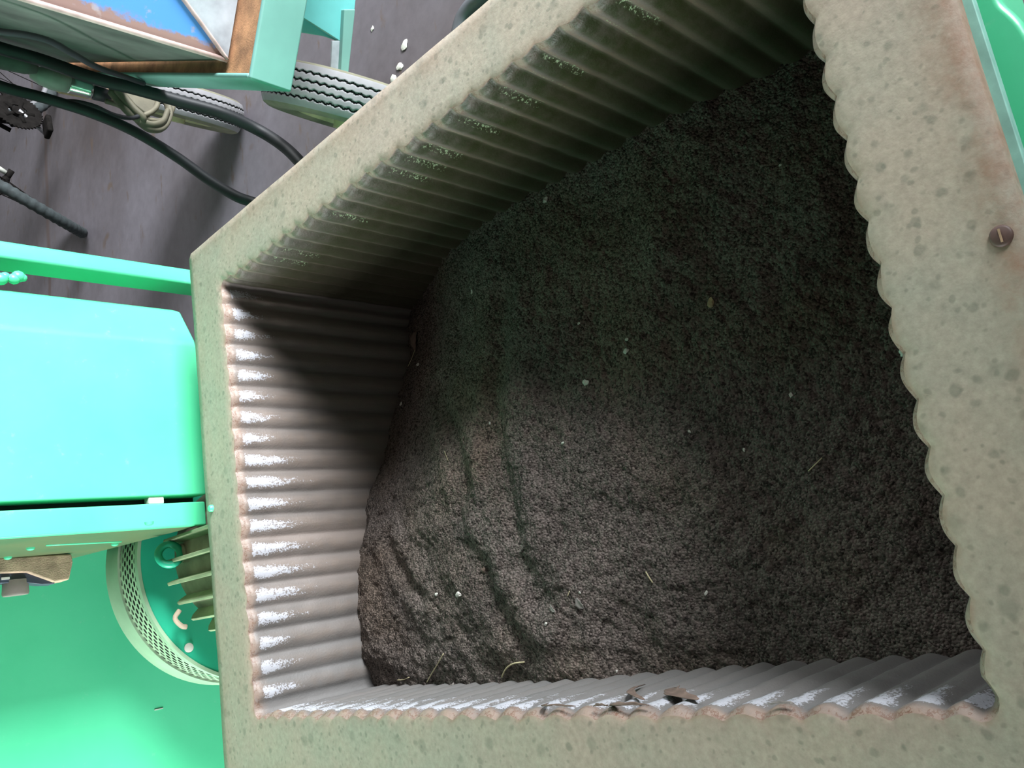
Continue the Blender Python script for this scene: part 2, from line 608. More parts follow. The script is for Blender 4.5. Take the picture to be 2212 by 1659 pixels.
levels = [(0.0, 0.0), (0.0006, -0.0018), (0.0024, -0.0045), (0.0040, -0.008), (0.0045, -0.013), (0.0045, -0.022)]
zz = -0.03
while zz > -0.50:
    levels.append((0.0045, zz))
    zz -= 0.0085 if zz > -0.2 else 0.03
V, F = [], []
attr = {k: [] for k in ('crest', 'lip', 'moss', 'lichen', 'painted_glint', 'wall_shade', 'slate')}
for li, (off, dz) in enumerate(levels):
    for p, n, nm, a, s in PER:
        jit = 0.0011 * nz(p[0], p[1], dz, 60) if li > 0 else 0.0016 * nz(p[0], p[1], 3, 45)
        q = p + n * (off + a * (0.74 if li < 2 else 1.0) + jit)
        V.append((q[0], q[1], RZ + dz))
        cr = a / AMP
        attr['crest'].append(max(0.0, 1 - abs(((p[1] - 0.439) / PITCH) % 1.0 - 0.82) / 0.17) * max(0.25, 1 + dz / 0.22) if nm == 'right' else max(0.0, cr - 0.35) / 0.65 * {'right': 1.0, 'far': 0.4, 'left': 0.1, 'near': 0.4}[nm])
        nl = nz(p[0], p[1], 7, 28)
        attr['lip'].append(1.0 if dz > -0.004 - 0.006 * nl else max(0.0, 1 - (-dz - 0.004) / (0.010 + 0.012 * nl)))
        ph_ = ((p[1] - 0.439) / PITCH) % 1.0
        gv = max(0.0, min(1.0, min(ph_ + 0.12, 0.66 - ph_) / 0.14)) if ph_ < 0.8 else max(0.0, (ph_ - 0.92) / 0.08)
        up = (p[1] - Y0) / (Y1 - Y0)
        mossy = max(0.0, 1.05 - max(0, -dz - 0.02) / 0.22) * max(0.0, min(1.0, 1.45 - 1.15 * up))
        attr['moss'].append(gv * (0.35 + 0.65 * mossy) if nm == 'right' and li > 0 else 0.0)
        attr['wall_shade'].append(max(0.0, min(1.0, (-dz - 0.012) / 0.06)) if nm == 'right' else 0.0)  # painted shade, growing down the right wall
        attr['slate'].append(1.0 if nm == 'left' else (max(0.0, min(1.0, (0.12 - p[0]) / 0.22)) if nm == 'far' else 0.0))
        kk = math.floor(p[1] / PITCH)
        hit = 1.0 if (math.sin(kk * 12.9898) * 43758.5) % 1.0 > 0.5 else 0.0
        attr['lichen'].append(hit * (1.0 if nm == 'right' and -0.075 < dz < -0.016 and 0.05 < cr < 0.55 else 0.0))
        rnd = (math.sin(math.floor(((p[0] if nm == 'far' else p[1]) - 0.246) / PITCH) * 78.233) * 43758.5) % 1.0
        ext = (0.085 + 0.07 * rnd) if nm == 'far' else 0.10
        glint = 0.0
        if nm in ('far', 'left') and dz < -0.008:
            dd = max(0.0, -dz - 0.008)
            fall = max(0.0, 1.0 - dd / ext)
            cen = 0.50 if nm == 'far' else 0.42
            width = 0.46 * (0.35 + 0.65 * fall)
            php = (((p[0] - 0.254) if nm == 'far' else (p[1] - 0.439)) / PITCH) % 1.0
            glint = min(1.0, dd / 0.006) * fall ** 0.8 * max(0.0, 1.0 - (abs(php - cen) / width) ** 2.2)  # mask of the painted highlights, fading with depth
        attr['painted_glint'].append(glint)
for li in range(len(levels) - 1):
    for i in range(NP):
        j = (i + 1) % NP
        F.append((li * NP + i, li * NP + j, (li + 1) * NP + j, (li + 1) * NP + i))
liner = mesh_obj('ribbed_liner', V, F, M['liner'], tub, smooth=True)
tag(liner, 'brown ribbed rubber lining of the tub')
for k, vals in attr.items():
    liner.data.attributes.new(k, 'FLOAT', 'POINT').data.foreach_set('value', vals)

# rim: wavy inner edge, straight outer edge, a real thickness
V, F, gr = [], [], []
rings = []


def outer_pt(p, n, nm):
    u = (p[0] - X0) / (X1 - X0)
    v = (p[1] - Y0) / (Y1 - Y0)
    u, v = min(max(u, 0), 1), min(max(v, 0), 1)
    x = OX0 + u * (OX1 - OX0)
    y = OY0 + v * (OY1 - OY0)
    d = {'left': u, 'right': 1 - u, 'far': 1 - v, 'near': v}
    k = min(d, key=d.get)
    if k == 'left': x = OX0
    elif k == 'right': x = OX1
    elif k == 'far': y = OY1
    else: y = OY0
    return np.array([x, y])


for t, dz in ((0.0, 0.0), (0.04, 0.0012), (0.15, 0.0015), (0.35, 0.001), (0.6, 0.0), (0.85, 0.0), (0.985, -0.0004), (1.0, -0.003), (1.0, -0.016)):
    for i, (p, n, nm, a, s) in enumerate(PER):
        jit = 0.0016 * nz(p[0], p[1], 3, 45)
        inn = p + n * (levels[0][0] + a * 0.74 + jit)
        out = outer_pt(p, n, nm)
        wob = 1.0 + 0.010 * nz(p[0], p[1], 9, 9) * (t > 0.9)
        q = inn + (out - inn) * t * wob
        V.append((q[0], q[1], RZ + dz + 0.0012 * nz(q[0], q[1], 1, 10) * (0 < t)))
        g = 0.0
        if t >= 0.85 and nm == 'near': g = 0.9
        elif t >= 0.85: g = 0.35
        if t < 0.02: g = 0.7
        elif t < 0.1: g = 0.2
        gr.append(g)
nr = 9
for r in range(nr - 1):
    for i in range(NP):
        j = (i + 1) % NP
        F.append((r * NP + i, (r + 1) * NP + i, (r + 1) * NP + j, r * NP + j))
rim = mesh_obj('rim', V, F, M['rim'], tub, smooth=True)
rim.data.attributes.new('grime', 'FLOAT', 'POINT').data.foreach_set('value', gr)
fix_normals(rim)
rim.data.polygons.foreach_set('use_smooth', [True] * len(rim.data.polygons))
tag(rim, 'flat speckled greenish beige rim of the tub')

# steel flange under the rubber rim, the green shell and its cover on the near side
fo = OY0 - on(2102, 0, 2, RZ - 0.014).y
V = []
for (x0, x1, y0, y1, z) in ((OX0 - 0.004, OX1 - 0.004, OY0 - fo, OY1 - 0.004, RZ - 0.014), (OX0 - 0.004, OX1 - 0.004, OY0 - fo, OY1 - 0.004, RZ - 0.026), (X0 - 0.02, X1 + 0.02, Y0 - 0.02, Y1 + 0.02, RZ - 0.026), (X0 - 0.02, X1 + 0.02, Y0 - 0.02, Y1 + 0.02, RZ - 0.014)):
    V += [(x0, y0, z), (x1, y0, z), (x1, y1, z), (x0, y1, z)]
F = []
for r in range(4):
    for i in range(4):
        j = (i + 1) % 4
        F.append((r * 4 + i, r * 4 + j, ((r + 1) % 4) * 4 + j, ((r + 1) % 4) * 4 + i))
flg = mesh_obj('flange', V, F, M['flange'], tub)
fix_normals(flg)
bevel(flg, 0.001)
tag(flg, 'pale dusty green steel lip under the rim')
V, F = [], []
for (e, z) in ((0.026, RZ - 0.02), (0.026, 0.20), (-0.06, 0.07), (-0.06, 0.06)):
    V += [(X0 - e, Y0 - e, z), (X1 + e, Y0 - e, z), (X1 + e, Y1 + e, z), (X0 - e, Y1 + e, z)]
for r in range(3):
    for i in range(4):
        j = (i + 1) % 4
        F.append((r * 4 + i, r * 4 + j, (r + 1) * 4 + j, (r + 1) * 4 + i))
F.append((12, 13, 14, 15))
sh = mesh_obj('outer_shell', V, F, M['green'], tub)
fix_normals(sh)
for (x, y) in ((X0 + 0.08, Y0 + 0.1), (X1 - 0.08, Y0 + 0.1), (X0 + 0.08, Y1 - 0.1), (X1 - 0.08, Y1 - 0.1)):
    lathe('leg', (x, y, 0), (0, 0, 1), [(0.04, 0), (0.04, 0.015), (0.026, 0.016), (0.026, 0.16)], M['green'], tub, 24)
# rounded bright green cover below the near flange
cz = 0.500
arc = [on(2120, -140, 2, cz), on(2150, -40, 2, cz), on(2164, 0, 2, cz), on(2188, 23, 2, cz), on(2212, 50, 2, cz), on(2250, 115, 2, cz), on(2285, 200, 2, cz), on(2300, 330, 2, cz), on(2290, 470, 2, cz), on(2270, 640, 2, cz)]
pl = spline(arc, 6)
back = [(pl[-1].x, 0.155, cz), (pl[0].x, 0.155, cz)]
cov = prism('end_cover', list(pl) + back, (0, 0, -0.10), M['green'], tub, 0.006)
tag(cov, 'bright green rounded cover below the near edge of the rim')
# bolts through the rim
bp = on(2163, 510, 2, RZ)
b1 = lathe('bolt', bp, (0, 0, 1), [(0.0072, -0.004), (0.0072, 0.0008), (0.0066, 0.0016), (0.0056, 0.0022), (0.0, 0.0022)], M['rustbolt'], tub, 24)
tag(b1, 'rusty brown screw head')
box('bolt_slot', bp + Vector((-0.0045, -0.0007, 0.0018)), (0.009, 0, 0), (0, 0.0014, 0), (0, 0, 0.0008), M['tan'], b1)
bp = on(459, 1098, 2, RZ)
b2 = lathe('bolt', bp, (0, 0, 1), [(0.0055, -0.002), (0.0055, 0.004), (0.004, 0.006), (0.0, 0.0065)], M['green'], tub, 16)
tag(b2, 'small green painted bolt head')

# ------------------------------------------------------------------ granulate in the tub
LY = [0.19, 0.285, 0.329, 0.423, 0.517, 0.623, 0.743, 0.927, 1.129, 1.18]
LZ = [0.322, 0.323, 0.334, 0.330, 0.347, 0.369, 0.392, 0.383, 0.368, 0.352]
RY = [0.19, 0.331, 0.355, 0.426, 0.527, 0.613, 0.734, 0.836, 0.94, 1.042, 1.18]
RZs = [0.262, 0.290, 0.295, 0.314, 0.328, 0.322, 0.334, 0.328, 0.294, 0.245, 0.184]
FX = [-0.14, -0.133, -0.079, -0.015, 0.043, 0.094, 0.169, 0.232, 0.332, 0.422, 0.506, 0.53]
FZ = [0.348, 0.350, 0.368, 0.366, 0.361, 0.351, 0.322, 0.290, 0.245, 0.203, 0.184, 0.184]


def soil_base(x, y):
    u = np.clip((x - X0) / (X1 - X0), 0, 1)
    v = np.clip((y - Y0) / (Y1 - Y0), 0, 1)
    zl, zr = np.interp(y, LY, LZ), np.interp(y, RY, RZs)
    zf = np.interp(x, FX, FZ)
    zn = 0.322 + (0.262 - 0.322) * u
    c00, c10, c01, c11 = 0.322, 0.262, 0.350, 0.184
    z = (1 - u) * zl + u * zr + (1 - v) * zn + v * zf - ((1 - u) * (1 - v) * c00 + u * (1 - v) * c10 + (1 - u) * v * c01 + u * v * c11)
    return z - 0.010 * np.sin(np.pi * u) * np.sin(np.pi * v)


def onsoil(px, py, lift=0.0):
    z = 0.33
    for _ in range(25):
        p = on(px, py, 2, z)
        z = 0.6 * z + 0.4 * (float(soil_base(p.x, p.y)) + lift)
    return on(px, py, 2, z)


NXs, NYs = 380, 560
gx = np.linspace(X0 - 0.006, X1 + 0.006, NXs)
gy = np.linspace(Y0 - 0.006, Y1 + 0.006, NYs)
GX, GY = np.meshgrid(gx, gy, indexing='ij')
GZ = soil_base(GX, GY)
furrows = [
    ([(945, 840), (975, 930), (1003, 1030), (990, 1110)], 0.011, 0.012),
    ([(1085, 640), (1080, 760), (1066, 880), (1076, 1000), (1098, 1100), (1125, 1210), (1160, 1300)], 0.010, 0.014),
    ([(832, 1170), (862, 1230), (905, 1285)], 0.011, 0.010),
    ([(960, 1110), (1005, 1190), (1040, 1240), (1065, 1300), (1100, 1350), (1140, 1400)], 0.010, 0.014),
    ([(985, 690), (990, 760), (968, 830)], 0.007, 0.012),
    ([(1400, 1380), (1520, 1340), (1640, 1370)], 0.005, 0.03),
    ([(1300, 1180), (1450, 1150), (1560, 1010)], 0.004, 0.04),
]
for pts, dep, sg in furrows:
    pl2 = spline([onsoil(*q) for q in pts], 14)
    dmin = np.full(GX.shape, 9.0)
    for q in pl2:
        dmin = np.minimum(dmin, (GX - q.x) ** 2 + (GY - q.y) ** 2)
    d = np.sqrt(dmin)
    sg, dep = sg * 1.25, dep * 0.62
    GZ = GZ - dep * np.exp(-(d / sg) ** 2) + 0.55 * dep * np.exp(-((d - 2.1 * sg) / (1.1 * sg)) ** 2)
rs = np.random.default_rng(5)


def vnoise(cell, seed):
    r = np.random.default_rng(seed)
    nx, ny = int((X1 - X0 + 0.1) / cell) + 3, int((Y1 - Y0 + 0.1) / cell) + 3
    g = r.random((nx, ny)) * 2 - 1
    a = (GX - X0 + 0.05) / cell
    b = (GY - Y0 + 0.05) / cell
    i, j = a.astype(int), b.astype(int)
    fa, fb = a - i, b - j
    fa, fb = fa * fa * (3 - 2 * fa), fb * fb * (3 - 2 * fb)
    return (g[i, j] * (1 - fa) + g[i + 1, j] * fa) * (1 - fb) + (g[i, j + 1] * (1 - fa) + g[i + 1, j + 1] * fa) * fb


GZ = GZ + 0.0050 * vnoise(0.06, 1) + 0.0026 * vnoise(0.022, 2) + 0.0016 * vnoise(0.009, 3) + 0.0011 * vnoise(0.0040, 4)
GZ = GZ + 0.0007 * (rs.random(GX.shape) - 0.5)
verts = np.stack([GX, GY, GZ], -1).reshape(-1, 3)
F = []
for i in range(NXs - 1):
    for j in range(NYs - 1):
        k = i * NYs + j
        F.append((k, k + NYs, k + NYs + 1, k + 1))
soil = mesh_obj('granulate', [tuple(v) for v in verts], F, M['soil'], smooth=True, origin=((X0 + X1) / 2, (Y0 + Y1) / 2, 0.3))
tag(soil, 'dark brown granular polishing media filling the ribbed tub', 'granules', kind='stuff')


def soil_at(x, y):
    i = int(np.clip(round((x - gx[0]) / (gx[1] - gx[0])), 0, NXs - 1))
    j = int(np.clip(round((y - gy[0]) / (gy[1] - gy[0])), 0, NYs - 1))
    return float(GZ[i, j])


def drop(px, py, lift=0.0):
    p = onsoil(px, py)
    for _ in range(12):
        z = soil_at(p.x, p.y) + lift
        p = on(px, py, 2, 0.5 * p.z + 0.5 * z)
    return p


# bits lying on the granulate
def leaf(px0, py0, px1, py1, wid, mat, label, group=None, curl=0.3, stem=None):
    a, b = drop(px0, py0, 0.002), drop(px1, py1, 0.002)
    L = (b - a).length
    t = (b - a).normalized()
    s = t.cross(Vector((0, 0, 1))).normalized()
    t3 = Vector((0, 0, 1))
    rows, V, F = 12, [], []
    for i in range(rows + 1):
        u = i / rows
        hw = wid * (math.sin(math.pi * min(1, u * 0.94 + 0.03)) ** 0.8) * (1 + 0.18 * math.sin(u * 19))
        c = a + t * (L * u) + s * (0.10 * L * math.sin(u * 3.4))
        for k in (-1, -0.5, 0, 0.5, 1):
            V.append(c + s * hw * k + t3 * (curl * hw * (k * k) + 0.0012 + 0.10 * L * math.sin(u * 3.14) * 0.3))
    for i in range(rows):
        for k in range(4):
            q = i * 5 + k
            F.append((q, q + 1, q + 6, q + 5))
    o = mesh_obj('dry_leaf', V, F, mat, smooth=True, origin=a)
    sm = o.modifiers.new('thick', 'SOLIDIFY')
    sm.thickness = 0.0006
    tag(o, label, 'leaf', group)
    if stem:
        pts = [b - t * 0.003] + [drop(x, y, 0.003) for x, y in stem]
        tube('stem', spline(pts, 5), 0.0006, M['straw'], o, 6)
    return o


leaf(900, 716, 897, 757, 0.0085, M['leafbrown'], 'curled brown leaf with a long stalk at the far edge of the granules', stem=[(889, 775), (881, 792)])
leaf(1246, 1292, 1262, 1315, 0.0045, M['leafgrey'], 'small grey leaf lying flat on the granules near the tub middle')
leaf(938, 1498, 982, 1478, 0.0050, M['leafgrey'], 'torn grey leaf scrap against the left wall, in its far corner')
leaf(1466, 1456, 1488, 1474, 0.0055, M['leafgrey'], 'folded pale leaf scrap beside the left ribbed wall')
leaf(1190, 1306, 1200, 1322, 0.0022, M['leafgrey'], 'narrow pale husk left of the small grey leaf')


def straw(pts, rad, label, mat='straw', group=None):
    P3 = [drop(x, y, rad + 0.0012) for x, y in pts]
    o = tube('straw', spline(P3, 6), rad, M[mat], None, 6, origin=P3[0])
    return tag(o, label, 'straw', group)


straw([(1746, 1018), (1776, 989)], 0.0007, 'straight pale straw lying alone near the near edge of the granules')
straw([(1395, 1235), (1402, 1247), (1410, 1259)], 0.0009, 'short thick yellow straw right of the small grey leaf')
straw([(1084, 1463), (1092, 1446), (1108, 1434), (1133, 1430)], 0.0010, 'curved yellow straw hooked like a sickle near the left wall')
straw([(922, 1474), (932, 1456), (945, 1435), (958, 1412)], 0.0008, 'long thin grass stalk pointing to the far left corner')
straw([(858, 1469), (872, 1468), (884, 1463)], 0.0006, 'short bent grass stalk beside the far left corner of the tub')
straw([(1226, 1288), (1230, 1277)], 0.0006, 'tiny straw splinter just behind the small grey leaf')
straw([(1862, 1427), (1874, 1440)], 0.0007, 'curled pale fibre near the left wall at the near end')
straw([(1612, 1462), (1628, 1471)], 0.0007, 'pale fibre touching the left ribbed wall')
straw([(960, 975), (968, 995)], 0.0005, 'fine hair-thin stalk in the furrow by the far wall')


def chip(px, py, size, label, mat='chip', group=None, seed=0):
    p = drop(px, py, size * 0.35)
    bm = bmesh.new()
    size *= 0.82
    bmesh.ops.create_icosphere(bm, subdivisions=2, radius=size)
    r = random.Random(seed * 7 + int(px))
    off = Vector((r.random() * 9, r.random() * 9, r.random() * 9))
    for v in bm.verts:
        f = 1 + 0.75 * noise.noise(v.co / size * 1.1 + off)
        v.co = Vector((v.co.x * f * 1.15, v.co.y * f * 0.8, v.co.z * f * 0.5))
    bmesh.ops.rotate(bm, verts=bm.verts, matrix=Matrix.Rotation(r.random() * 6, 3, 'Z'))
    me = bpy.data.meshes.new('chip')
    bm.to_mesh(me)
    bm.free()
    me.materials.append(M[mat])
    o = bpy.data.objects.new('chip', me)
    COL.objects.link(o)
    o.location = p
    return tag(o, label, 'chip', group)


chip(990, 1284, 0.0052, 'white flaky chip, larger of two in the far left furrow')
chip(943, 1284, 0.0034, 'white flaky chip, smaller of two in the far left furrow')
chip(1265, 826, 0.0050, 'pale grey clover-shaped chip in the middle of the far half')
chip(1352, 758, 0.0046, 'round white chip resting in a dark dimple')
chip(1354, 733, 0.0024, 'small pale chip just above the round white one')
chip(1250, 699, 0.0024, 'small pale chip alone to the right of the furrows')
chip(1535, 654, 0.0062, 'tan crumb with ragged edge on the dark right half', 'tan')
chip(1178, 432, 0.0050, 'pale chip beside the right ribbed wall')
chip(1019, 629, 0.0032, 'white speck near the far right corner of the granules')
chip(903, 787, 0.0040, 'oval pale chip next to the curled brown leaf')
chip(866, 873, 0.0042, 'white chip on the far wall edge of the granules')
chip(1949, 762, 0.0042, 'bluish white chip under the near rim edge', 'white')
chip(1708, 853, 0.0026, 'white double speck near the right side of the near end')
chip(1215, 957, 0.0024, 'bright white grain in the middle of the granules')
chip(1607, 972, 0.0024, 'bright white grain straight across from the long straw')
chip(1685, 357, 0.0020, 'lone white grain on the darkest right part')
chip(1058, 914, 0.0024, 'white grain on the ridge between two furrows')
chip(1489, 932, 0.0020, 'faint white grain right of the middle')
chip(1179, 1348, 0.0024, 'white grain below the narrow pale husk')
chip(1252, 1280, 0.0018, 'tiny white grain behind the small grey leaf')
chip(1122, 1481, 0.0034, 'white sliver standing against the left wall')
chip(1525, 1281, 0.0026, 'pale sliver near the left side of the near half')
chip(1332, 1450, 0.0018, 'tiny grain before the left ribbed wall')
chip(1480, 1470, 0.0034, 'white crumb resting on the folded leaf scrap')
chip(2022, 1441, 0.0042, 'white shred by the left wall at the near corner')
chip(1044, 1231, 0.0050, 'dull brown lump on the furrow edge', 'leafbrown')

# leaf litter caught on the left wall just under the rim
def wall_leaf(px0, py0, px1, py1, wid, mat, label, off=0.0118):
    a, b = on(px0, py0, 0, X0 + off), on(px1, py1, 0, X0 + off)
    L = (b - a).length
    t = (b - a).normalized()
    out = Vector((1, 0, 0.15)).normalized()
    s = t.cross(out).normalized()
    V, F = [], []
    for i in range(11):
        u = i / 10
        hw = wid * (math.sin(math.pi * min(1, u * 0.94 + 0.03)) ** 0.7) * (1 + 0.22 * math.sin(u * 17 + px0))
        c = a + t * (L * u) + s * (0.12 * L * math.sin(u * 3.3)) + out * (0.03 * L * math.sin(u * 3.14))
        for k in (-1, -0.5, 0, 0.5, 1):
            q_ = c + s * hw * k + out * (0.30 * hw * k * k)
            V.append(Vector((q_.x, q_.y, min(q_.z, RZ - 0.0015))))
    for i in range(10):
        for k in range(4):
            q = i * 5 + k
            F.append((q, q + 1, q + 6, q + 5))
    o = mesh_obj('dry_leaf', V, F, mat, smooth=True, origin=a)
    sm = o.modifiers.new('thick', 'SOLIDIFY')
    sm.thickness = 0.0006
    return tag(o, label, 'leaf')


wall_leaf(1393, 1478, 1387, 1512, 0.0035, M['leafbrown'], 'narrow pale brown leaf standing upright against the left ribbed wall', 0.0125)
wall_leaf(1462, 1484, 1502, 1512, 0.0080, M['leafbrown'], 'broad dull brown leaf under the left rim, below the folded scrap')
wall_leaf(1322, 1520, 1376, 1533, 0.0060, M['leafbrown'], 'brown leaf caught in the left ribs, nearest the upright leaf')
wall_leaf(1240, 1540, 1300, 1530, 0.0055, M['leafbrown'], 'crumpled brown leaf under the left rim, second left of the upright leaf')
wall_leaf(1185, 1518, 1200, 1540, 0.0035, M['leafbrown'], 'small dark leaf crossing the left rim edge, farthest from the camera')
wall_leaf(1640, 1530, 1675, 1538, 0.0045, M['leafgrey'], 'grey brown scrap under the left rim, nearest the camera')

# ------------------------------------------------------------------ green cabinet behind the far rim
CY = 1.42
cb = empty('machine_cabinet', (0.40, 1.6, 0.45), 'bright green sheet metal cabinet with a bent front behind the far rim', 'cabinet')
cx0, cxs0, cxs1, cx1 = 0.229, 0.176, 0.217, 0.512
zt = 1.15
zb = 0.487
# lower front sheet and its bent right flank
pf = [(cx0, CY, zb), (cx1 - 0.012, CY, zb), (cx1 + 0.002, CY + 0.003, zb), (0.578, CY + 0.030, zb), (0.586, CY + 0.045, zb), (0.586, CY + 0.40, zb + 0.02), (cx0, CY + 0.40, zb + 0.02)]
pf = [(x, y, zb + max(0, y - CY) * 0.42) for x, y, z in pf]
body = prism('front_sheet', pf, (0, 0, zt - zb), M['green'], cb, 0.004)
# left door strip, in front by a hair, its left flank dusty
slope = [(cxs0, CY - 0.004, 0.494), (cxs0, CY + 0.42, 0.588), (cxs0, CY + 0.42, zt), (cxs0, CY - 0.004, zt)]
strip = prism('door_edge', [(cxs0, CY - 0.004, 0.494), (cxs1, CY - 0.004, 0.494), (cxs1, CY + 0.012, 0.494), (cxs0, CY + 0.012, 0.494)], (0, 0, zt - 0.494), M['green'], cb, 0.003)
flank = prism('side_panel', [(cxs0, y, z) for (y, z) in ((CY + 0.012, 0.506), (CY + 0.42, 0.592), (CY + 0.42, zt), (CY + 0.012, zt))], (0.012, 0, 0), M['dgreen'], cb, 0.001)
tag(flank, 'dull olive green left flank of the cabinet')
box('gap_shade', (cxs1 - 0.004, CY + 0.03, 0.50), (0.02, 0, 0), (0, 0.02, 0), (0, 0, zt - 0.5), M['dark'], cb)  # black strip painting the shade in the gap
g = on(338, 1078, 1, CY + 0.004)
hg = box('hinge_block', g + Vector((-0.008, 0, -0.013)), (0.014, 0, 0), (0, 0.02, 0), (0, 0, 0.026), M['cream'], cb, 0.002)
tag(hg, 'small pale hinge block in the dark gap')
box('tie_plate', (0.580, CY + 0.042, 0.803), (0.042, 0, 0), (0, 0.008, 0), (0, 0, 0.30), M['green'], cb, 0.001)
# weld lumps at the top right of the front
wl = empty('weld_seam', (0, 0, 0), 'x', 'x')
bpy.data.objects.remove(wl)
V, F = [], []
for k in range(7):
    c = on(-8 + k * 9.5, 600 + 3 * math.sin(k * 2.1), 1, CY + 0.034)
    bm = bmesh.new()
    bmesh.ops.create_icosphere(bm, subdivisions=2, radius=0.0075 + 0.002 * math.sin(k * 1.7))
    b0 = len(V)
    for v in bm.verts: V.append(c + Vector((v.co.x * 1.1, v.co.y, v.co.z * 1.2)))
    bm.verts.ensure_lookup_table()
    for f_ in bm.faces: F.append(tuple(b0 + v.index for v in f_.verts))
    bm.free()
ws = mesh_obj('weld_seam', V, F, M['green'], cb, smooth=True)
# rivets and a pressed seam on the flank
fx = cxs0
for (px, py) in ((66, 1183), (17, 1203), (322, 1129), (248, 1174)):
    p = on(px, py, 0, fx)
    lathe('rivet', p, (-1, 0, 0), [(0.007, -0.001), (0.006, 0.003), (0.003, 0.0045), (0, 0.005)], M['green'], cb, 14)
sm0, sm1 = on(100, 1177, 0, fx), on(262, 1169, 0, fx)
tube('seam', spline([sm0, sm1], 4), 0.0022, M['green'], cb, 8)
# dusty switch box with a knurled knob on the flank
SY = 1.70
br = prism('switch_box', [on(x, y, 1, SY) for x, y in ((-60, 1208), (60, 1201), (155, 1196), (158, 1214), (150, 1252), (118, 1257), (60, 1236), (-60, 1240))], (0, 0.05, 0), M['crust'], cb, 0.003)
tag(br, 'bracket caked with pale brown dust')
nb = prism('switch_body', [on(x, y, 1, SY + 0.01) for x, y in ((-60, 1236), (20, 1236), (62, 1234), (92, 1246), (118, 1252), (118, 1261), (90, 1262), (50, 1258), (-60, 1262))], (0, 0.035, 0), M['navy'], br, 0.001)
wt = box('terminal', on(21, 1246, 1, SY + 0.008), (-0.004, 0, 0), (0, 0.004, 0), (0, 0, 0.013), M['white'], br)
kc = on(33, 1253, 1, SY + 0.025)
kn_prof = [(0.0205, 0.0), (0.0205, 0.003), (0.0215, 0.024), (0.020, 0.027), (0, 0.027)]
kn = lathe('knob', kc, Vector((-1, 0.0, -0.0)), kn_prof, M['knob'], br, 40)
tag(kn, 'grey brown knurled knob')

# ------------------------------------------------------------------ slim post right of the cabinet
py0 = 1.46
xa, xb = on(0, 540, 1, py0), on(405, 578, 1, py0)
xl, xm = on(410, 600, 1, py0), on(410, 612, 1, py0)
px1_ = on(408, 580, 1, py0).x
px0_ = on(408, 614, 1, py0).x
po = empty('upright_post', ((px0_ + px1_) / 2, py0 + 0.03, 0), 'slim bright green square post standing right of the green cabinet', 'post')
box('post', (px0_, py0, 0.0), (px1_ - px0_, 0, 0), (0, 0.06, 0), (0, 0, 1.15), M['green'], po, 0.006)
box('foot_plate', (px0_ - 0.03, py0 - 0.02, 0.0), (px1_ - px0_ + 0.06, 0, 0), (0, 0.10, 0), (0, 0, 0.008), M['green'], po, 0.002)

# ------------------------------------------------------------------ drum guard and motor
DC = Vector((0.135, 1.60, 0.298))
DR = 0.244
gd = empty('drum_guard', (DC.x, DC.y + 0.07, 0.0), 'round drum guard with green face and perforated band behind the motor', 'guard')
lathe('face_plate', DC, (0, 1, 0), [(0.02, 0.0), (0.12, 0.0), (DR - 0.002, 0.0), (DR, 0.002), (DR, 0.010)], M['disc'], gd, 120)
lathe('hole_shade', DC, (0, 1, 0), [(0.236, 0.0112), (0.236, 0.10), (0.20, 0.10), (0.20, 0.14)], M['dark'], gd, 64, cap=False)  # black backing added so the holes look shaded inside
# perforated sheet: real holes, staggered rows
V, F = [], []
rows, nc = 7, 92
y_a, y_b = 0.012, 0.092


def dpt(u, v):
    an = 2 * math.pi * u
    return Vector((DC.x + DR * math.cos(an), DC.y + v, DC.z + DR * math.sin(an)))


hv = (y_b - y_a) / rows
for r in range(rows):
    for k in range(nc):
        u0, u1 = (k + 0.5 * (r % 2)) / nc, (k + 1 + 0.5 * (r % 2)) / nc
        v0, v1 = y_a + r * hv, y_a + (r + 1) * hv
        b0 = len(V)
        sq = []
        for i in range(8):
            an = math.pi / 4 * i + math.pi / 4 * 0.0
            cx_, cy_ = math.cos(an), math.sin(an)
            m_ = max(abs(cx_), abs(cy_))
            sq.append((cx_ / m_, cy_ / m_))
        for (a_, b_) in sq: V.append(dpt((u0 + u1) / 2 + a_ * (u1 - u0) / 2, (v0 + v1) / 2 + b_ * (v1 - v0) / 2))
        for i in range(8):
            an = math.pi / 4 * i
            V.append(dpt((u0 + u1) / 2 + 0.36 * math.cos(an) * (u1 - u0), (v0 + v1) / 2 + 0.36 * math.sin(an) * (v1 - v0)))
        for i in range(8):
            j = (i + 1) % 8
            F.append((b0 + i, b0 + j, b0 + 8 + j, b0 + 8 + i))
pb = mesh_obj('perforated_band', V, F, M['mesh'], gd, smooth=True)
tag(pb, 'pale sheet band full of small round holes')
lathe('edge_ring', DC, (0, 1, 0), [(DR - 0.004, -0.001), (DR + 0.0022, -0.001), (DR + 0.0022, 0.013), (DR - 0.004, 0.013)], M['band'], gd, 120, cap=False)
lathe('rear_band', DC, (0, 1, 0), [(DR - 0.006, 0.090), (DR + 0.004, 0.090), (DR + 0.006, 0.145), (DR - 0.006, 0.146)], M['band'], gd, 120, cap=False)
hp = on(408, 1399, 1, DC.y - 0.0015)
lathe('plug', hp, (0, -1, 0), [(0.0085, -0.001), (0.0085, 0.001), (0.007, 0.0015), (0, 0.0015)], M['cream'], gd, 20)
for sx in (-0.15, 0.15):
    box('stand', (DC.x + sx - 0.03, DC.y + 0.03, 0.0), (0.06, 0, 0), (0, 0.08, 0), (0, 0, 0.14), M['green'], gd, 0.003)

